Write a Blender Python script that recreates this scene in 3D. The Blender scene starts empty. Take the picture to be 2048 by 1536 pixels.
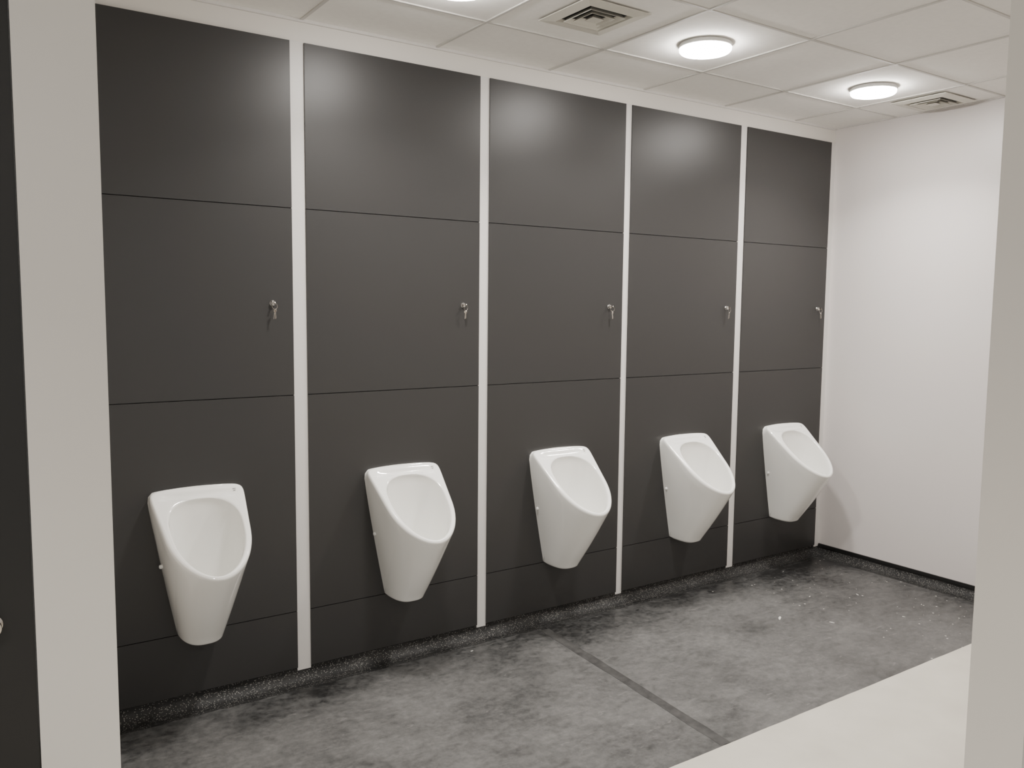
import bpy, bmesh, math, random
from mathutils import Vector, Matrix
random.seed(4)
ZOOM=None
C=bpy.context.scene.collection

# ---------------- materials ----------------
def mat(name, col=(.8,.8,.8), rough=.5, metal=0., noise=None, bump=None, coat=0., spec=.5):
    m=bpy.data.materials.new(name); m.use_nodes=True
    nt=m.node_tree; b=nt.nodes['Principled BSDF']
    b.inputs['Base Color'].default_value=(*col,1); b.inputs['Roughness'].default_value=rough
    b.inputs['Metallic'].default_value=metal; b.inputs['Coat Weight'].default_value=coat
    b.inputs['Specular IOR Level'].default_value=spec
    tc=nt.nodes.new('ShaderNodeTexCoord')
    if noise:
        sc,amt=noise
        n=nt.nodes.new('ShaderNodeTexNoise'); n.inputs['Scale'].default_value=sc; n.inputs['Detail'].default_value=5
        nt.links.new(tc.outputs['Object'],n.inputs['Vector'])
        r=nt.nodes.new('ShaderNodeMapRange'); r.inputs['From Min'].default_value=.3; r.inputs['From Max'].default_value=.7
        r.inputs['To Min'].default_value=1-amt; r.inputs['To Max'].default_value=1+amt
        nt.links.new(n.outputs['Fac'],r.inputs['Value'])
        mx=nt.nodes.new('ShaderNodeVectorMath'); mx.operation='SCALE'; mx.inputs[0].default_value=col
        nt.links.new(r.outputs[0],mx.inputs['Scale']); nt.links.new(mx.outputs[0],b.inputs['Base Color'])
    if bump:
        sc,st=bump
        n=nt.nodes.new('ShaderNodeTexNoise'); n.inputs['Scale'].default_value=sc; n.inputs['Detail'].default_value=3
        nt.links.new(tc.outputs['Object'],n.inputs['Vector'])
        bp=nt.nodes.new('ShaderNodeBump'); bp.inputs['Strength'].default_value=st; bp.inputs['Distance'].default_value=.002
        nt.links.new(n.outputs['Fac'],bp.inputs['Height']); nt.links.new(bp.outputs[0],b.inputs['Normal'])
    return m
M_wall=mat('wall_paint',(.76,.73,.685),.42,noise=(2.,.012))
M_side=mat('side_wall_cladding',(.73,.69,.675),.38,noise=(1.5,.01))
M_tile=mat('ceiling_tile',(.91,.892,.855),.9,noise=(40,.02))
M_bar=mat('ceiling_grid_metal',(.60,.585,.555),.55)
M_panel=mat('charcoal_laminate',(.033,.0320,.0318),.40,spec=.45)
M_cer=mat('white_ceramic',(.94,.935,.90),.09,coat=.5)
M_chrome=mat('chrome',(.70,.68,.65),.18,metal=1.)
M_key=mat('key_nickel',(.55,.51,.46),.25,metal=1.)
M_vent=mat('vent_enamel',(.70,.68,.61),.45)
M_dark=mat('duct_black',(.012,.012,.012),.8)
M_rim=mat('fitting_white_plastic',(.85,.85,.83),.35)
M_mark=mat('grey_print',(.3,.3,.3),.5)
M_strip=mat('white_divider_strip',(.68,.66,.64),.4)
M_door=mat('dark_door_laminate',(.011,.0105,.0098),.5,noise=(4,.06))
M_trimblack=mat('black_trim',(.008,.008,.008),.5)
M_chip=mat('paint_chip',(.65,.64,.61),.6)
M_tape=mat('dark_tape',(.048,.047,.046),.55,noise=(25,.4))

def speck_vinyl(name, base, dust, speck_amt, tint=(.20,.195,.185)):
    m=bpy.data.materials.new(name); m.use_nodes=True; nt=m.node_tree; N=nt.nodes; L=nt.links
    b=N['Principled BSDF']; tc=N.new('ShaderNodeTexCoord')
    n=N.new('ShaderNodeTexNoise'); n.inputs['Scale'].default_value=8; n.inputs['Detail'].default_value=9; n.inputs['Roughness'].default_value=.7
    L.new(tc.outputs['Object'],n.inputs['Vector'])
    r=N.new('ShaderNodeValToRGB'); r.color_ramp.elements[0].position=.38; r.color_ramp.elements[1].position=.72
    r.color_ramp.elements[0].color=(*base,1); r.color_ramp.elements[1].color=(*dust,1)
    L.new(n.outputs['Fac'],r.inputs['Fac'])
    v=N.new('ShaderNodeTexVoronoi'); v.inputs['Scale'].default_value=220
    L.new(tc.outputs['Object'],v.inputs['Vector'])
    lt=N.new('ShaderNodeMath'); lt.operation='LESS_THAN'; lt.inputs[1].default_value=.32; L.new(v.outputs['Distance'],lt.inputs[0])
    sx=N.new('ShaderNodeSeparateColor'); L.new(v.outputs['Color'],sx.inputs[0])
    g=N.new('ShaderNodeMath'); g.operation='GREATER_THAN'; g.inputs[1].default_value=1-speck_amt; L.new(sx.outputs[0],g.inputs[0])
    mu=N.new('ShaderNodeMath'); mu.operation='MULTIPLY'; L.new(lt.outputs[0],mu.inputs[0]); L.new(g.outputs[0],mu.inputs[1])
    mx=N.new('ShaderNodeMix'); mx.data_type='RGBA'; L.new(mu.outputs[0],mx.inputs[0]); L.new(r.outputs[0],mx.inputs[6]); mx.inputs[7].default_value=(*tint,1)
    L.new(mx.outputs[2],b.inputs['Base Color']); b.inputs['Roughness'].default_value=.62; b.inputs['Specular IOR Level'].default_value=.35
    return m
M_floor=speck_vinyl('speckled_safety_vinyl',(.010,.010,.010),(.034,.033,.032),.3)
M_cove=speck_vinyl('cove_vinyl',(.009,.009,.009),(.030,.0295,.029),.38,(.28,.27,.255))

def sheet_mat():
    m=bpy.data.materials.new('dusty_grey_sheet'); m.use_nodes=True; nt=m.node_tree; N=nt.nodes; L=nt.links
    b=N['Principled BSDF']; tc=N.new('ShaderNodeTexCoord')
    def noise(s,d,rough=.6,dist=0,vec=None):
        n=N.new('ShaderNodeTexNoise'); n.inputs['Scale'].default_value=s; n.inputs['Detail'].default_value=d
        n.inputs['Roughness'].default_value=rough; n.inputs['Distortion'].default_value=dist
        L.new(vec or tc.outputs['Object'],n.inputs['Vector']); return n.outputs['Fac']
    def mth(op,a,bb,clamp=False):
        x=N.new('ShaderNodeMath'); x.operation=op; x.use_clamp=clamp
        for i,q in enumerate((a,bb)):
            if q is None: continue
            if isinstance(q,(int,float)): x.inputs[i].default_value=q
            else: L.new(q,x.inputs[i])
        return x.outputs[0]
    geo=N.new('ShaderNodeNewGeometry')
    sep=N.new('ShaderNodeSeparateXYZ'); L.new(geo.outputs['Position'],sep.inputs[0])
    def edge(sock,a,bb,amt):
        w=N.new('ShaderNodeMapRange'); w.interpolation_type='SMOOTHSTEP'; w.inputs['From Min'].default_value=a; w.inputs['From Max'].default_value=bb
        w.inputs['To Min'].default_value=0; w.inputs['To Max'].default_value=amt; L.new(sock,w.inputs['Value']); return w.outputs[0]
    big=noise(1.9,8,.62,.3); fine=noise(34,9,.75)
    mp=N.new('ShaderNodeMapping'); mp.inputs['Scale'].default_value=(1.,2.2,1); mp.inputs['Rotation'].default_value=(0,0,.5); L.new(tc.outputs['Object'],mp.inputs[0])
    st=noise(9,9,.70,.9,mp.outputs[0])
    s=mth('ADD',mth('MULTIPLY',big,.40),mth('MULTIPLY',st,.27)); s=mth('ADD',s,mth('MULTIPLY',fine,.35))
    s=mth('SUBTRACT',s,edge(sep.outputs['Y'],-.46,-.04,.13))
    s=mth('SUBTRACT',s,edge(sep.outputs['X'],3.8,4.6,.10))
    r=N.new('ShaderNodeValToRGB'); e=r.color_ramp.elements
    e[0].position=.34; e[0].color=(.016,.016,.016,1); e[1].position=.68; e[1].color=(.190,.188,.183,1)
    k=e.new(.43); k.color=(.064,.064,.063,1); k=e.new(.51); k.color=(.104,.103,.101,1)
    L.new(s,r.inputs['Fac'])
    # small dried paint flecks, more of them near the far corner
    v=N.new('ShaderNodeTexVoronoi'); v.inputs['Scale'].default_value=45; L.new(tc.outputs['Object'],v.inputs['Vector'])
    sc=N.new('ShaderNodeSeparateColor'); L.new(v.outputs['Color'],sc.inputs[0])
    a=mth('LESS_THAN',v.outputs['Distance'],mth('MULTIPLY',sc.outputs[1],.22)); c=mth('LESS_THAN',sc.outputs[0],edge(sep.outputs['X'],3.2,4.6,.30))
    fl=mth('MULTIPLY',a,c)
    # pale thin scuff marks
    mp2=N.new('ShaderNodeMapping'); mp2.inputs['Scale'].default_value=(3,16,1); mp2.inputs['Rotation'].default_value=(0,0,.9); L.new(tc.outputs['Object'],mp2.inputs[0])
    sf=noise(4,3,.5,1.2,mp2.outputs[0]); sfm=N.new('ShaderNodeMapRange'); sfm.inputs['From Min'].default_value=.66; sfm.inputs['From Max'].default_value=.74; sfm.inputs['To Max'].default_value=.35; L.new(sf,sfm.inputs['Value'])
    m0=N.new('ShaderNodeMix'); m0.data_type='RGBA'; L.new(sfm.outputs[0],m0.inputs[0]); L.new(r.outputs[0],m0.inputs[6]); m0.inputs[7].default_value=(.25,.245,.235,1)
    mx=N.new('ShaderNodeMix'); mx.data_type='RGBA'; L.new(fl,mx.inputs[0]); L.new(m0.outputs[2],mx.inputs[6]); mx.inputs[7].default_value=(.5,.49,.46,1)
    L.new(mx.outputs[2],b.inputs['Base Color'])
    rr=N.new('ShaderNodeMapRange'); rr.inputs['From Min'].default_value=.38; rr.inputs['From Max'].default_value=.6; rr.inputs['To Min'].default_value=.36; rr.inputs['To Max'].default_value=.55
    L.new(s,rr.inputs['Value']); L.new(rr.outputs[0],b.inputs['Roughness'])
    bp=N.new('ShaderNodeBump'); bp.inputs['Strength'].default_value=.12; bp.inputs['Distance'].default_value=.004; L.new(big,bp.inputs['Height']); L.new(bp.outputs[0],b.inputs['Normal'])
    return m
M_sheet=sheet_mat()
M_board=mat('cream_board',(.66,.625,.55),.33,noise=(5,.07),bump=(9,.35))

def emis(name,col,st):
    m=bpy.data.materials.new(name); m.use_nodes=True; b=m.node_tree.nodes['Principled BSDF']
    b.inputs['Base Color'].default_value=(.9,.9,.9,1); b.inputs['Emission Color'].default_value=(*col,1); b.inputs['Emission Strength'].default_value=st
    return m
M_lamp=emis('lamp_diffuser',(1,.955,.90),125)

# ---------------- helpers ----------------
def obj(name,bm,m,smooth=False,loc=(0,0,0),angle=None):
    me=bpy.data.meshes.new(name); bmesh.ops.recalc_face_normals(bm,faces=bm.faces); bm.to_mesh(me); bm.free()
    for mm in (m if isinstance(m,(list,tuple)) else [m]): me.materials.append(mm)
    if smooth:
        for p in me.polygons: p.use_smooth=True
        if angle: me.set_sharp_from_angle(angle=angle)
    o=bpy.data.objects.new(name,me); o.location=loc; C.objects.link(o); return o
def addbox(bm,a,b,bev=0):
    g=bmesh.ops.create_cube(bm,size=1)
    s=[b[i]-a[i] for i in range(3)]; c=[(b[i]+a[i])/2 for i in range(3)]
    for v in g['verts']: v.co=Vector((v.co.x*s[0]+c[0],v.co.y*s[1]+c[1],v.co.z*s[2]+c[2]))
    if bev:
        ed={e for v in g['verts'] for e in v.link_edges}
        bmesh.ops.bevel(bm,geom=list(ed),offset=bev,segments=2,affect='EDGES')
def box(name,a,b,m,bev=0,loc=None):
    o=((a[0]+b[0])/2,(a[1]+b[1])/2,a[2]) if loc is None else loc
    bm=bmesh.new(); addbox(bm,[a[i]-o[i] for i in range(3)],[b[i]-o[i] for i in range(3)],bev)
    return obj(name,bm,m,loc=o)
def struct(o): o['kind']='structure'; return o
def tag(o,label,cat,group=None):
    o['label']=label; o['category']=cat
    if group: o['group']=group
    return o
def parent(c,p):
    c.parent=p; c.matrix_parent_inverse=Matrix.Identity(4); return c
def revolve(bm,prof,seg=48,close=True):
    rings=[]
    for r,z in prof:
        if r<1e-6: rings.append([bm.verts.new((0,0,z))])
        else: rings.append([bm.verts.new((r*math.cos(2*math.pi*i/seg),r*math.sin(2*math.pi*i/seg),z)) for i in range(seg)])
    for A,B in zip(rings,rings[1:]):
        for i in range(seg):
            j=(i+1)%seg
            if len(A)==1 and len(B)>1: bm.faces.new((A[0],B[i],B[j]))
            elif len(B)==1 and len(A)>1: bm.faces.new((A[i],A[j],B[0]))
            elif len(A)>1: bm.faces.new((A[i],A[j],B[j],B[i]))

# ---------------- dimensions ----------------
CE=2.658; XR=4.616; XL=.309
COLS=[(.357,1.168),(1.226,2.038),(2.089,2.899),(2.941,3.752),(3.806,4.568)]
ZT,Z1,Z2,Z3,ZB=2.575,1.934,1.194,.300,.058
TH=.013; YN=-5.2; XLL=-2.4

# ---------------- room shell ----------------
struct(box('floor',(XLL-.1,YN-.1,-.1),(XR+.12,.15,0),M_floor,loc=(0,0,0)))
struct(box('wall_back',(XL-.161,TH,0),(XR+.12,.15,CE+.1),M_wall))
struct(box('wall_right',(XR,-2.47,0),(XR+.12,TH,CE+.1),M_side))
struct(box('wall_left',(.147,-1.2,0),(XL,TH,CE+.01),M_wall))
struct(box('wall_entrance',(1.873,-2.47,0),(XR,-2.35,CE+.01),M_wall))
struct(box('wall_lobby_front',(XLL-.1,-1.3,0),(-.78,-1.17,CE+.01),M_wall))
struct(box('ceiling',(XLL-.1,YN-.1,CE+.006),(XR+.12,.15,CE+.1),M_tile,loc=(0,0,CE)))
bm=bmesh.new(); xt=1.819; yt=-.392; w=.006
k=-7
while xt+.6*k<XR:
    x=xt+.6*k
    if x>XLL: 
        y1=TH if x>XL else -1.2
        addbox(bm,(x-w,YN,CE+.001),(x+w,y1,CE+.0075))
    k+=1
j=0
while yt-.6*j>YN:
    y=yt-.6*j; addbox(bm,((XL if y>-1.2 else XLL),y-w,CE+.0015),(XR,y+w,CE+.0075)); j+=1
struct(obj('trim_1',bm,M_bar))
bm=bmesh.new(); addbox(bm,(XL,.003,CE-.006),(XR,TH,CE+.006)); addbox(bm,(XR-.012,-2.35,CE),(XR,.003,CE+.006))
struct(obj('trim_2',bm,M_strip))
edges=[(XL,.357)]+[(COLS[i][1],COLS[i+1][0]) for i in range(4)]+[(4.568,XR)]
for i,(a,b) in enumerate(edges):
    zb=.045
    struct(box('trim_%d'%(i+3),(a,.0065,zb),(b,TH,ZT+.002),M_strip))
for i,(a,b) in enumerate(COLS):
    struct(box('trim_%d'%(i+10),(a,.0105,ZB),(b,TH,ZT-.001),M_dark))

def cove(name,p0,p1,nrm,h=ZB-.004,R=.045,t=.0):
    bm=bmesh.new(); prof=[(0,h),(.004,h),(.005,h-.003)]
    for i in range(9):
        a=math.pi/2*i/8; prof.append((.005+R*(1-math.cos(a)), .0025+R*(1-math.sin(a)) ))
    prof+=[(.005+R+.012,.0015),(.005+R+.012,.0005),(0,.0005)]
    A=[bm.verts.new((p0[0]+nrm[0]*d,p0[1]+nrm[1]*d,z)) for d,z in prof]
    B=[bm.verts.new((p1[0]+nrm[0]*d,p1[1]+nrm[1]*d,z)) for d,z in prof]
    for i in range(len(prof)-1): bm.faces.new((A[i],A[i+1],B[i+1],B[i]))
    bm.faces.new(A); bm.faces.new(B[::-1])
    return struct(obj(name,bm,M_cove,True,angle=.6))
cove('baseboard_back',(XL,TH),(XR,TH),(0,-1))
cove('baseboard_right',(XR,TH-.005),(XR,-2.35),(-1,0))
cove('baseboard_left',(XL,TH-.005),(XL,-1.2),(1,0))
bm=bmesh.new(); addbox(bm,(XR-.010,-2.35,ZB-.012),(XR,-.0,ZB+.006)); struct(obj('trim_9',bm,M_trimblack))

# ---------------- floor coverings ----------------
def sheet(name,poly,z0,z1,m,seg=.06,jit=.004):
    pts=[]
    for (a,b) in zip(poly,poly[1:]+poly[:1]):
        n=max(1,int(math.dist(a,b)/seg))
        for i in range(n):
            f=i/n; pts.append((a[0]+(b[0]-a[0])*f+random.uniform(-jit,jit),a[1]+(b[1]-a[1])*f+random.uniform(-jit,jit)))
    bm=bmesh.new(); T=[bm.verts.new((x,y,z1)) for x,y in pts]; B=[bm.verts.new((x,y,z0)) for x,y in pts]
    bm.faces.new(T); bm.faces.new(B[::-1])
    for i in range(len(pts)): bm.faces.new((T[i],B[i],B[(i+1)%len(pts)],T[(i+1)%len(pts)]))
    return obj(name,bm,m)
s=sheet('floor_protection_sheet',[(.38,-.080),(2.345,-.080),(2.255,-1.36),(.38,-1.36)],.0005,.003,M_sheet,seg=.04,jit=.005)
tag(s,'dusty grey protective floor sheet along the urinal wall','floor covering','grey sheets protecting the floor')
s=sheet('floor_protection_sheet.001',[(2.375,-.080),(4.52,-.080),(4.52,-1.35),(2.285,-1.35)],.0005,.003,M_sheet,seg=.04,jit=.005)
tag(s,'paint-flecked grey protective floor sheet in the room corner','floor covering','grey sheets protecting the floor')
s=sheet('floor_board',[(.38,-1.33),(4.55,-1.325),(4.55,-2.34),(1.80,-2.34),(1.80,-4.6),(-.6,-4.6),(-.6,-1.6),(.38,-1.6)],.0035,.007,M_board,jit=.001)
tag(s,'cream white hardboard sheet laid over the dark floor','floor covering')
s=sheet('adhesive_tape',[(2.335,-.10),(2.385,-.10),(2.295,-1.32),(2.248,-1.32)],.0031,.0036,M_tape,jit=.003)
tag(s,'dark scuffed tape strip joining two floor sheets','tape')
for i,(x,y,sx,a) in enumerate([(3.45,-.62,.055,.6),(3.62,-.80,.03,1.9),(3.85,-.5,.02,.2),(4.1,-.62,.026,1.2),(4.25,-.9,.018,.4),(1.93,-.13,.018,.3),(4.0,-.95,.02,2.2),(3.75,-.66,.014,0.)]):
    bm=bmesh.new(); n=7
    T=[bm.verts.new((sx*math.cos(2*math.pi*q/n)*random.uniform(.6,1)*.5,sx*.13*math.sin(2*math.pi*q/n)*random.uniform(.6,1.1),.002+random.uniform(0,.001))) for q in range(n)]
    B=[bm.verts.new((v.co.x*1.05,v.co.y*1.05,0)) for v in T]
    bm.faces.new(T); bm.faces.new(B[::-1])
    for q in range(n): bm.faces.new((T[q],B[q],B[(q+1)%n],T[(q+1)%n]))
    o=obj('paint_chip'+('' if i==0 else '.%03d'%i),bm,M_chip,loc=(x,y,.003)); o.rotation_euler=(0,0,a)
    tag(o,'small white paint chip lying on the dusty floor','debris','paint chips on the floor')

# ---------------- wall panels ----------------
G=.0015
def panel(name,x0,x1,z0,z1):
    return box(name,(x0,0,z0+G),(x1,.0105,z1-G),M_panel)
mid=[]
for i,(a,b) in enumerate(COLS):
    suf='' if i==0 else '.%03d'%i
    o=panel('upper_wall_panel'+suf,a,b,Z1,ZT); tag(o,'charcoal laminate wall panel under the ceiling','wall panel','charcoal top panels')
    o=panel('access_panel'+suf,a,b,Z2,Z1); tag(o,'charcoal laminate access panel with a small key lock','wall panel','charcoal lockable access panels'); mid.append(o)
    o=panel('urinal_wall_panel'+suf,a,b,Z3,Z2); tag(o,'charcoal laminate panel carrying a white urinal','wall panel','charcoal panels behind the urinals')
    o=panel('kick_panel'+suf,a,b,ZB,Z3); tag(o,'low charcoal laminate kick panel above the black skirting','wall panel','charcoal kick panels')

def lock_mesh():
    bm=bmesh.new(); revolve(bm,[(0,0),(.0115,0),(.0115,.003),(.0100,.005),(.0095,.010),(.0085,.012),(0,.012)],28)
    bmesh.ops.rotate(bm,verts=bm.verts,matrix=Matrix.Rotation(math.pi/2,3,'X'))
    return bm
def key_mesh():
    bm=bmesh.new()
    outline=[(.0018,-.015),(.0018,-.024),(.0028,-.027),(.0018,-.030),(.0028,-.033),(.0018,-.036),(.0,-.040),(-.0020,-.038),(-.0020,-.015)]
    head=[(.0070*math.cos(a),-.0075+.0070*math.sin(a)) for a in [math.radians(-105-330*q/16) for q in range(17)]]
    pts=outline+head
    T=[bm.verts.new((x,-.0008,z)) for x,z in pts]; B=[bm.verts.new((x,.0008,z)) for x,z in pts]
    bm.faces.new(T); bm.faces.new(B[::-1]); n=len(pts)
    for i in range(n): bm.faces.new((T[i],B[i],B[(i+1)%n],T[(i+1)%n]))
    return bm
def torus(bm,R,r,s1=24,s2=8):
    V=[]
    for i in range(s1):
        a=2*math.pi*i/s1; row=[]
        for k in range(s2):
            b=2*math.pi*k/s2; rr=R+r*math.cos(b); row.append(bm.verts.new((rr*math.cos(a),r*math.sin(b),rr*math.sin(a))))
        V.append(row)
    for i in range(s1):
        for k in range(s2): bm.faces.new((V[i][k],V[(i+1)%s1][k],V[(i+1)%s1][(k+1)%s2],V[i][(k+1)%s2]))
KX=[1.085,1.952,2.811,3.673,4.491]
for i,p in enumerate(mid):
    px,py,pz=p.location
    bml=lock_mesh(); L=obj('lock',bml,M_chrome,True,angle=.5); parent(L,p); L.location=(KX[i]-px,0-py,1.560-pz); L['label']='chrome cylinder lock with key'
    bk=key_mesh(); bmesh.ops.rotate(bk,verts=bk.verts,matrix=Matrix.Rotation(math.pi/2,3,'X')); bmesh.ops.rotate(bk,verts=bk.verts,matrix=Matrix.Rotation(math.pi/2,3,'Y'))
    kk=obj('key',bk,M_key); parent(kk,L); kk.location=(0,-.033,0)
    bmr=bmesh.new(); torus(bmr,.0115,.0007); R=obj('key_ring',bmr,M_key,True); parent(R,L); R.location=(0,-.027,-.0115); R.rotation_euler=(0,0,random.uniform(-.3,.3))
    for q in range(2):
        k2=obj('key',key_mesh(),M_key); parent(k2,L); k2.location=(random.uniform(-.003,.003),-.027+.003*q,-.021-.001*q); k2.rotation_euler=(random.uniform(-.1,.1),(-.14,.10)[q]+random.uniform(-.06,.06),random.choice((-1,1))*random.uniform(.3,1.1))

# ---------------- urinal ----------------
SD,SH=.330,.266
ZR=.866
def slant(x,t,n=0.):
    d=math.hypot(SD,SH); ny,nz=-SH/d,SD/d
    return Vector((x,-.020-SD*max(t,0)+ny*n,ZR-SH*t+nz*n))
HWm=.175; tc=.5
def F_out(x,t):
    H=HWm*(1-.25*max(t,0)); arch=.035*(1-(min(abs(x),HWm)/HWm)**2)
    if t<tc:
        b=(tc-t)/(tc+arch); return (abs(x)/H)**14+b**14
    u=(t-tc)/.5; 
    if u>=1: return 2
    h=H*(1-u**2.3)**.52
    return (abs(x)/max(h,1e-6))**2
def F_in(x,t):
    c=.5; H=.141*(1-.20*max(t,0))
    if t<c:
        arch=.035*(1-(min(abs(x),H)/H)**2)
        b=(c-t)/(.335+arch); return (abs(x)/H)**2.9+b**2.9
    u=(t-c)/.457
    if u>=1: return 2
    h=H*(1-u**2.2)**.53
    return (abs(x)/max(h,1e-6))**2
LEN=math.hypot(SD,SH)
def outline(F,N):
    res=[]
    for i in range(N):
        a=2*math.pi*i/N; dx,dt=math.sin(a),-math.cos(a)/LEN
        lo,hi=0,.6
        for _ in range(40):
            m=(lo+hi)/2
            if F(dx*m,tc+dt*m)<1: lo=m
            else: hi=m
        res.append((dx*lo,tc+dt*lo))
    return res
N=160
OUT=outline(F_out,N); INN=outline(F_in,N)
def inset(p,d):
    x,t=p; r=math.hypot(x,(t-tc)*LEN); f=(r-d)/r; return (x*f,tc+(t-tc)*f)
ts=.72
cand=[(abs(t-ts),abs(x)) for x,t in OUT if t>.5]; xs=min(cand)[1]
HB=.079; DB=.132; ZBOT=.306
def und_a(x,t):
    return max(0,min(1,1-abs(x)/xs))*math.pi/2 if t>=ts else 0.
def back_pt(x,t):
    sg=1 if x>=0 else -1
    ztop=slant(0,min(t,0),-.014).z+.003
    if t<ts:
        f=max(0,t)/ts; z=ztop-(ztop-ZBOT)*f**.9
        q=(ztop-z)/(ztop-ZBOT); xx=(HWm-(HWm-HB)*q**1.15)
        return Vector((sg*min(xx,abs(x)+.4*max(t,0)+.0005),0,z))
    a=und_a(x,t); e=.74
    return Vector((sg*HB*max(math.cos(a),0)**e,-DB*max(math.sin(a),0)**e,ZBOT-.006*math.sin(a)))
bm=bmesh.new(); loops=[]
def addloop(pts): loops.append([bm.verts.new(p) for p in pts])
B=[back_pt(x,t) for x,t in OUT]
O=[slant(*inset(p,0),-.014) for p in OUT]
def under(d,dz):
    pts=[]
    for i,(x,t) in enumerate(OUT):
        p=B[i].copy(); a=und_a(x,t)
        if a>0:
            wgt=min(1,-p.y/.03); c=Vector((0,-.045,p.z)); v=(c-p); L_=v.length
            p=p+v.normalized()*min(d*wgt,L_*.9); p.z-=dz*wgt
            p.y=min(p.y,0)
        pts.append(p)
    return pts
addloop(under(.026,.0145)); addloop(under(.016,.0130)); addloop(under(.0065,.0085)); addloop(under(.0015,.0038))
nb=10
for k in range(nb+1):
    f=k/nb; pts=[]
    for i in range(N):
        p=B[i].lerp(O[i],f)
        x,t=OUT[i]
        bul=math.sin(math.pi*f)*.005*min(1,max(0,(t-.05)/.25))
        c=Vector((0,-.08,p.z)); d=(p-c); d.z=0
        if d.length>1e-4: p=p+d.normalized()*bul
        if p.y>0: p.y=0
        pts.append(p)
    addloop(B if k==0 else pts)
addloop([slant(*inset(p,.0008),-.0090) for p in OUT])
addloop([slant(*inset(p,.0030),-.0045) for p in OUT])
addloop([slant(*inset(p,.0065),-.0015) for p in OUT])
addloop([slant(*inset(p,.0105),-.0002) for p in OUT])
def dish(x,t):
    u=(t-.035)/.10
    if 0<u<1: return -.008*math.sin(math.pi*u)**1.2*max(0,1-(abs(x)/.145)**4)
    return 0
for f in [.08,.17,.26,.35,.45,.55,.65,.75,.85,.94]:
    pts=[]
    for a,b in zip(OUT,INN):
        a2=inset(a,.0105); b2=inset(b,-.005); x=a2[0]+(b2[0]-a2[0])*f; t=a2[1]+(b2[1]-a2[1])*f
        pts.append(slant(x,t,dish(x,t)))
    addloop(pts)
addloop([slant(*inset(p,-.002),-.001) for p in INN])
addloop([slant(*inset(p,.0002),-.004) for p in INN])
addloop([slant(*inset(p,.0015),-.010) for p in INN])
c0=slant(0,.53,0); cb=Vector((0,-.115,.375))
nk=14
for k in range(1,nk+1):
    f=k/nk
    ax=c0.lerp(cb,f)
    sc=(1-f**2.6)**.5*(1-.25*f)
    pts=[]
    for p in INN:
        q=slant(*inset(p,.002),-.010)-c0
        q=Vector((q.x,q.y*(1-.25*f),q.z*(1-.55*f)))
        pos=ax+q*sc; pos.y=min(pos.y,-.018); pts.append(pos)
    if k<nk: addloop(pts)
for A,Bq in zip(loops,loops[1:]):
    for i in range(N):
        j=(i+1)%N; bm.faces.new((A[i],A[j],Bq[j],Bq[i]))
vb=bm.verts.new(cb)
for i in range(N): bm.faces.new((loops[-1][i],loops[-1][(i+1)%N],vb))
low=bm.verts.new((0,-.045,ZBOT-.0145))
top=bm.verts.new((0,0,.6))
for i in range(N):
    j=(i+1)%N
    a,b=loops[0][i],loops[0][j]
    und=OUT[i][1]>=ts-.02 and OUT[j][1]>=ts-.02
    bm.faces.new((a,b,low if und else top))
bmesh.ops.remove_doubles(bm,verts=bm.verts,dist=.0002)
U=obj('urinal',bm,M_cer,True,angle=1.1)
def cap_mesh():
    b=bmesh.new(); revolve(b,[(0,-.004),(.0075,-.004),(.0075,.004),(.0068,.0065),(.0035,.008),(0,.0085)],24); return b
caps=[]
for sg in (-1,1):
    c=obj('screw_cap',cap_mesh(),M_rim,True,angle=.7); parent(c,U); c.location=(sg*.1335,-.024,.582); c.rotation_euler=(0,sg*math.pi/2,0); caps.append(c)
    c['label']='small white plastic screw cap'
bmk=bmesh.new()
for (dx,dy,w_) in ((0,0,.012),(0.001,.020,.009)):
    q=[slant(.128+dx,.055+dy,.0004),slant(.128+dx+w_,.055+dy,.0004),slant(.128+dx+w_,.055+dy+.007,.0004),slant(.128+dx,.055+dy+.007,.0004)]
    bmk.faces.new([bmk.verts.new(v) for v in q])
mk=obj('printed_mark',bmk,M_mark); parent(mk,U); mk['label']='tiny grey printed maker mark'
bmd=bmesh.new(); revolve(bmd,[(0,.004),(.02,.004),(.024,.001),(.024,-.004)],32)
dr=obj('drain_cover',bmd,M_rim,True,angle=.6); parent(dr,U); dr.location=(0,-.115,.377)
UX=[.777,1.640,2.498,3.358,4.195]
parts=[*caps,mk,dr]
U.location=(UX[0],.0006,0)
lab=['white ceramic wall urinal with open slanted bowl, near the entrance pier','white ceramic wall urinal with open slanted bowl on charcoal panel','white ceramic wall urinal with open slanted bowl on charcoal panel','white ceramic wall urinal with open slanted bowl on charcoal panel','white ceramic wall urinal with slanted bowl, beside the white corner wall']
us=[U]
for i in range(1,5):
    o=U.copy(); o.name='urinal.%03d'%i; C.objects.link(o); o.location=(UX[i],.0006,0)
    for p in parts:
        q=p.copy(); C.objects.link(q); q.parent=o; q.matrix_parent_inverse=Matrix.Identity(4)
    us.append(o)
for o,l in zip(us,lab): tag(o,l,'urinal','row of wall urinals')

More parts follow.
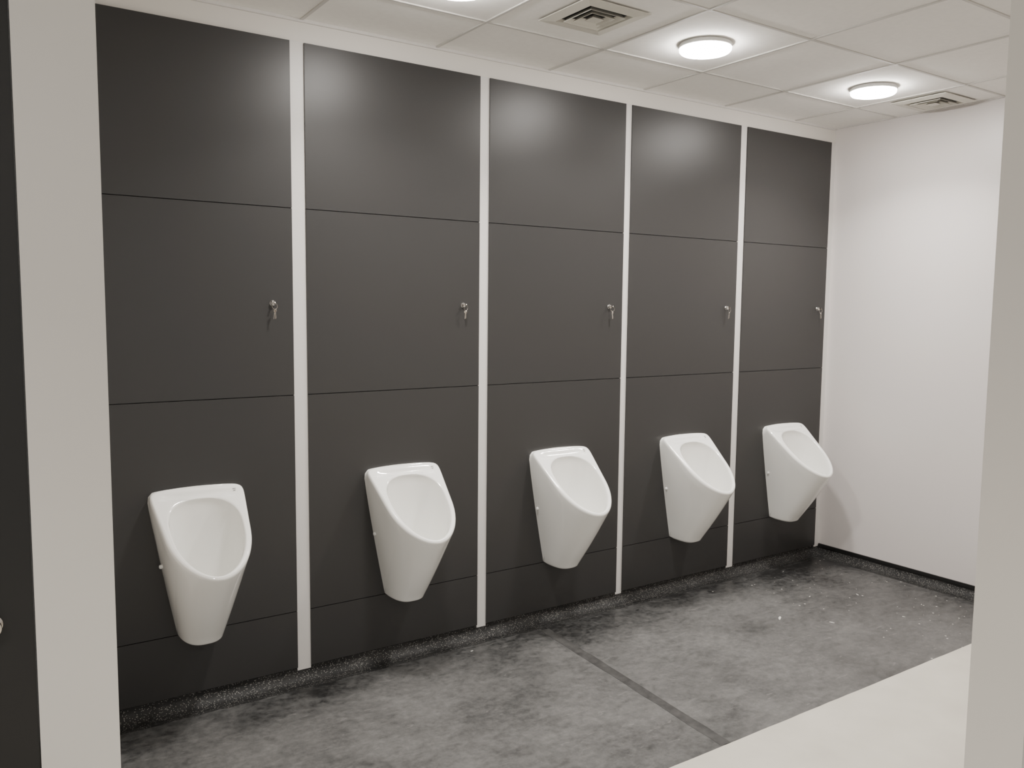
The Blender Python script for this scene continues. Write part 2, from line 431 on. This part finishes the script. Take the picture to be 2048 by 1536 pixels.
# ---------------- ceiling lights and added lobby fill lamps ----------------
def light(i,x,y,pw=17.,spread=128):
    suf='' if i==0 else '.%03d'%i
    e=bpy.data.objects.new('ceiling_light'+suf,None); e.location=(x,y,CE); C.objects.link(e); e.empty_display_size=.1
    b=bmesh.new(); revolve(b,[(0,.004),(.108,.004),(.111,-.002),(.111,-.012),(.109,-.014),(.104,-.014),(0,-.014)],64)
    r=obj('base',b,M_rim,True,angle=.6); parent(r,e)
    b=bmesh.new(); revolve(b,[(.106,-.0145),(.107,-.022),(.102,-.028),(.08,-.031),(.04,-.033),(0,-.0335)],48)
    d=obj('diffuser',b,M_lamp,True); parent(d,e); d['label']='glowing round opal diffuser'
    ld=bpy.data.lights.new('lamp_light','AREA'); ld.shape='DISK'; ld.size=.20; ld.energy=pw; ld.color=(1,.955,.90); ld.spread=math.radians(spread)
    lo=bpy.data.objects.new('lamp_light',ld); C.objects.link(lo); parent(lo,e); lo.location=(0,0,-.036)
    tag(e,'round flush LED ceiling light with glowing opal diffuser','ceiling light','round ceiling lights')
LY=-.692
for i,(x,y) in enumerate([(1.519,LY),(2.719,LY),(3.919,LY),(-.9,-3.1),(.5,-4.2)]): light(i,x,y)  # lobby entries behind the camera are unseen lamps added for fill

# ---------------- vents ----------------
def vent(i,x,y):
    suf='' if i==0 else '.%03d'%i
    e=bpy.data.objects.new('ceiling_vent'+suf,None); e.location=(x,y,CE); C.objects.link(e); e.empty_display_size=.1
    def ring(bm,h0,z0,h1,z1,t=.002):
        P=[]
        for h,z in ((h0,z0),(h1,z1),(h1,z1+t),(h0,z0+t)):
            P.append([bm.verts.new((sx*h,sy*h,z)) for sx,sy in ((-1,-1),(1,-1),(1,1),(-1,1))])
        for a in range(4):
            A,Bq=P[a],P[(a+1)%4]
            for q in range(4): bm.faces.new((A[q],A[(q+1)%4],Bq[(q+1)%4],Bq[q]))
    bm=bmesh.new(); ring(bm,.152,-.004,.105,-.010,.003); ring(bm,.105,-.010,.101,.004,.002)
    f=obj('frame',bm,M_vent); parent(f,e)
    bm=bmesh.new(); addbox(bm,(-.105,-.105,.0035),(.105,.105,.005)); o=obj('duct_opening',bm,M_dark); parent(o,e)
    bm=bmesh.new()
    for hi,ho in ((.084,.070),(.056,.042)): ring(bm,ho,.0015,hi,-.014,.0018)
    g=[bm.verts.new((sx*.028,sy*.028,-.014)) for sx,sy in ((-1,-1),(1,-1),(1,1),(-1,1))]; t=[bm.verts.new((sx*.012,sy*.012,.0015)) for sx,sy in ((-1,-1),(1,-1),(1,1),(-1,1))]
    bm.faces.new(g)
    for q in range(4): bm.faces.new((g[q],g[(q+1)%4],t[(q+1)%4],t[q]))
    o=obj('louvre',bm,M_vent); parent(o,e); o['label']='nested square enamel louvres'
    tag(e,'square four-way air diffuser set in a ceiling tile','air vent','square ceiling vents')
vent(0,2.115,-.692); vent(1,4.415,-.72)

# ---------------- dark door beside the pier ----------------
d=box('cubicle_door',(-.76,-1.200,.0),(.1450,-1.165,2.64),M_door,bev=.002)
tag(d,'tall dark laminate door beside the white wall end','door')
b=bmesh.new(); revolve(b,[(0,0),(.022,0),(.022,.004),(.016,.007),(.015,.02),(.019,.026),(.018,.034),(0,.037)],32)
bmesh.ops.rotate(b,verts=b.verts,matrix=Matrix.Rotation(math.pi/2,3,'X'))
h=obj('door_knob',b,M_key,True,angle=.5); parent(h,d); h.location=(.064-d.location.x,-1.200-d.location.y,.865); h['label']='round brushed metal knob'

# ---------------- camera / world ----------------
w=bpy.data.worlds.new('world'); bpy.context.scene.world=w; w.use_nodes=True
w.node_tree.nodes['Background'].inputs[0].default_value=(1,.965,.92,1); w.node_tree.nodes['Background'].inputs[1].default_value=.62
yaw,pit,rol=.5956,.0920,.0100
f=Vector((math.sin(yaw)*math.cos(pit),math.cos(yaw)*math.cos(pit),-math.sin(pit))); r=Vector((math.cos(yaw),-math.sin(yaw),0)); u=r.cross(f)
r2=r*math.cos(rol)+u*math.sin(rol); u2=-r*math.sin(rol)+u*math.cos(rol)
cd=bpy.data.cameras.new('camera'); cam=bpy.data.objects.new('camera',cd); C.objects.link(cam)
cd.sensor_width=36; cd.lens=1688.8/2048*36; cd.clip_start=.02
m=Matrix((r2,u2,-f)).transposed().to_4x4(); m.translation=Vector((0,-3.2797,1.5584)); cam.matrix_world=m
if ZOOM:
    z,px,py=ZOOM; cd.lens*=z; cd.shift_x=(px-1024)/2048*z; cd.shift_y=-(py-768)/2048*z
bpy.context.scene.camera=cam
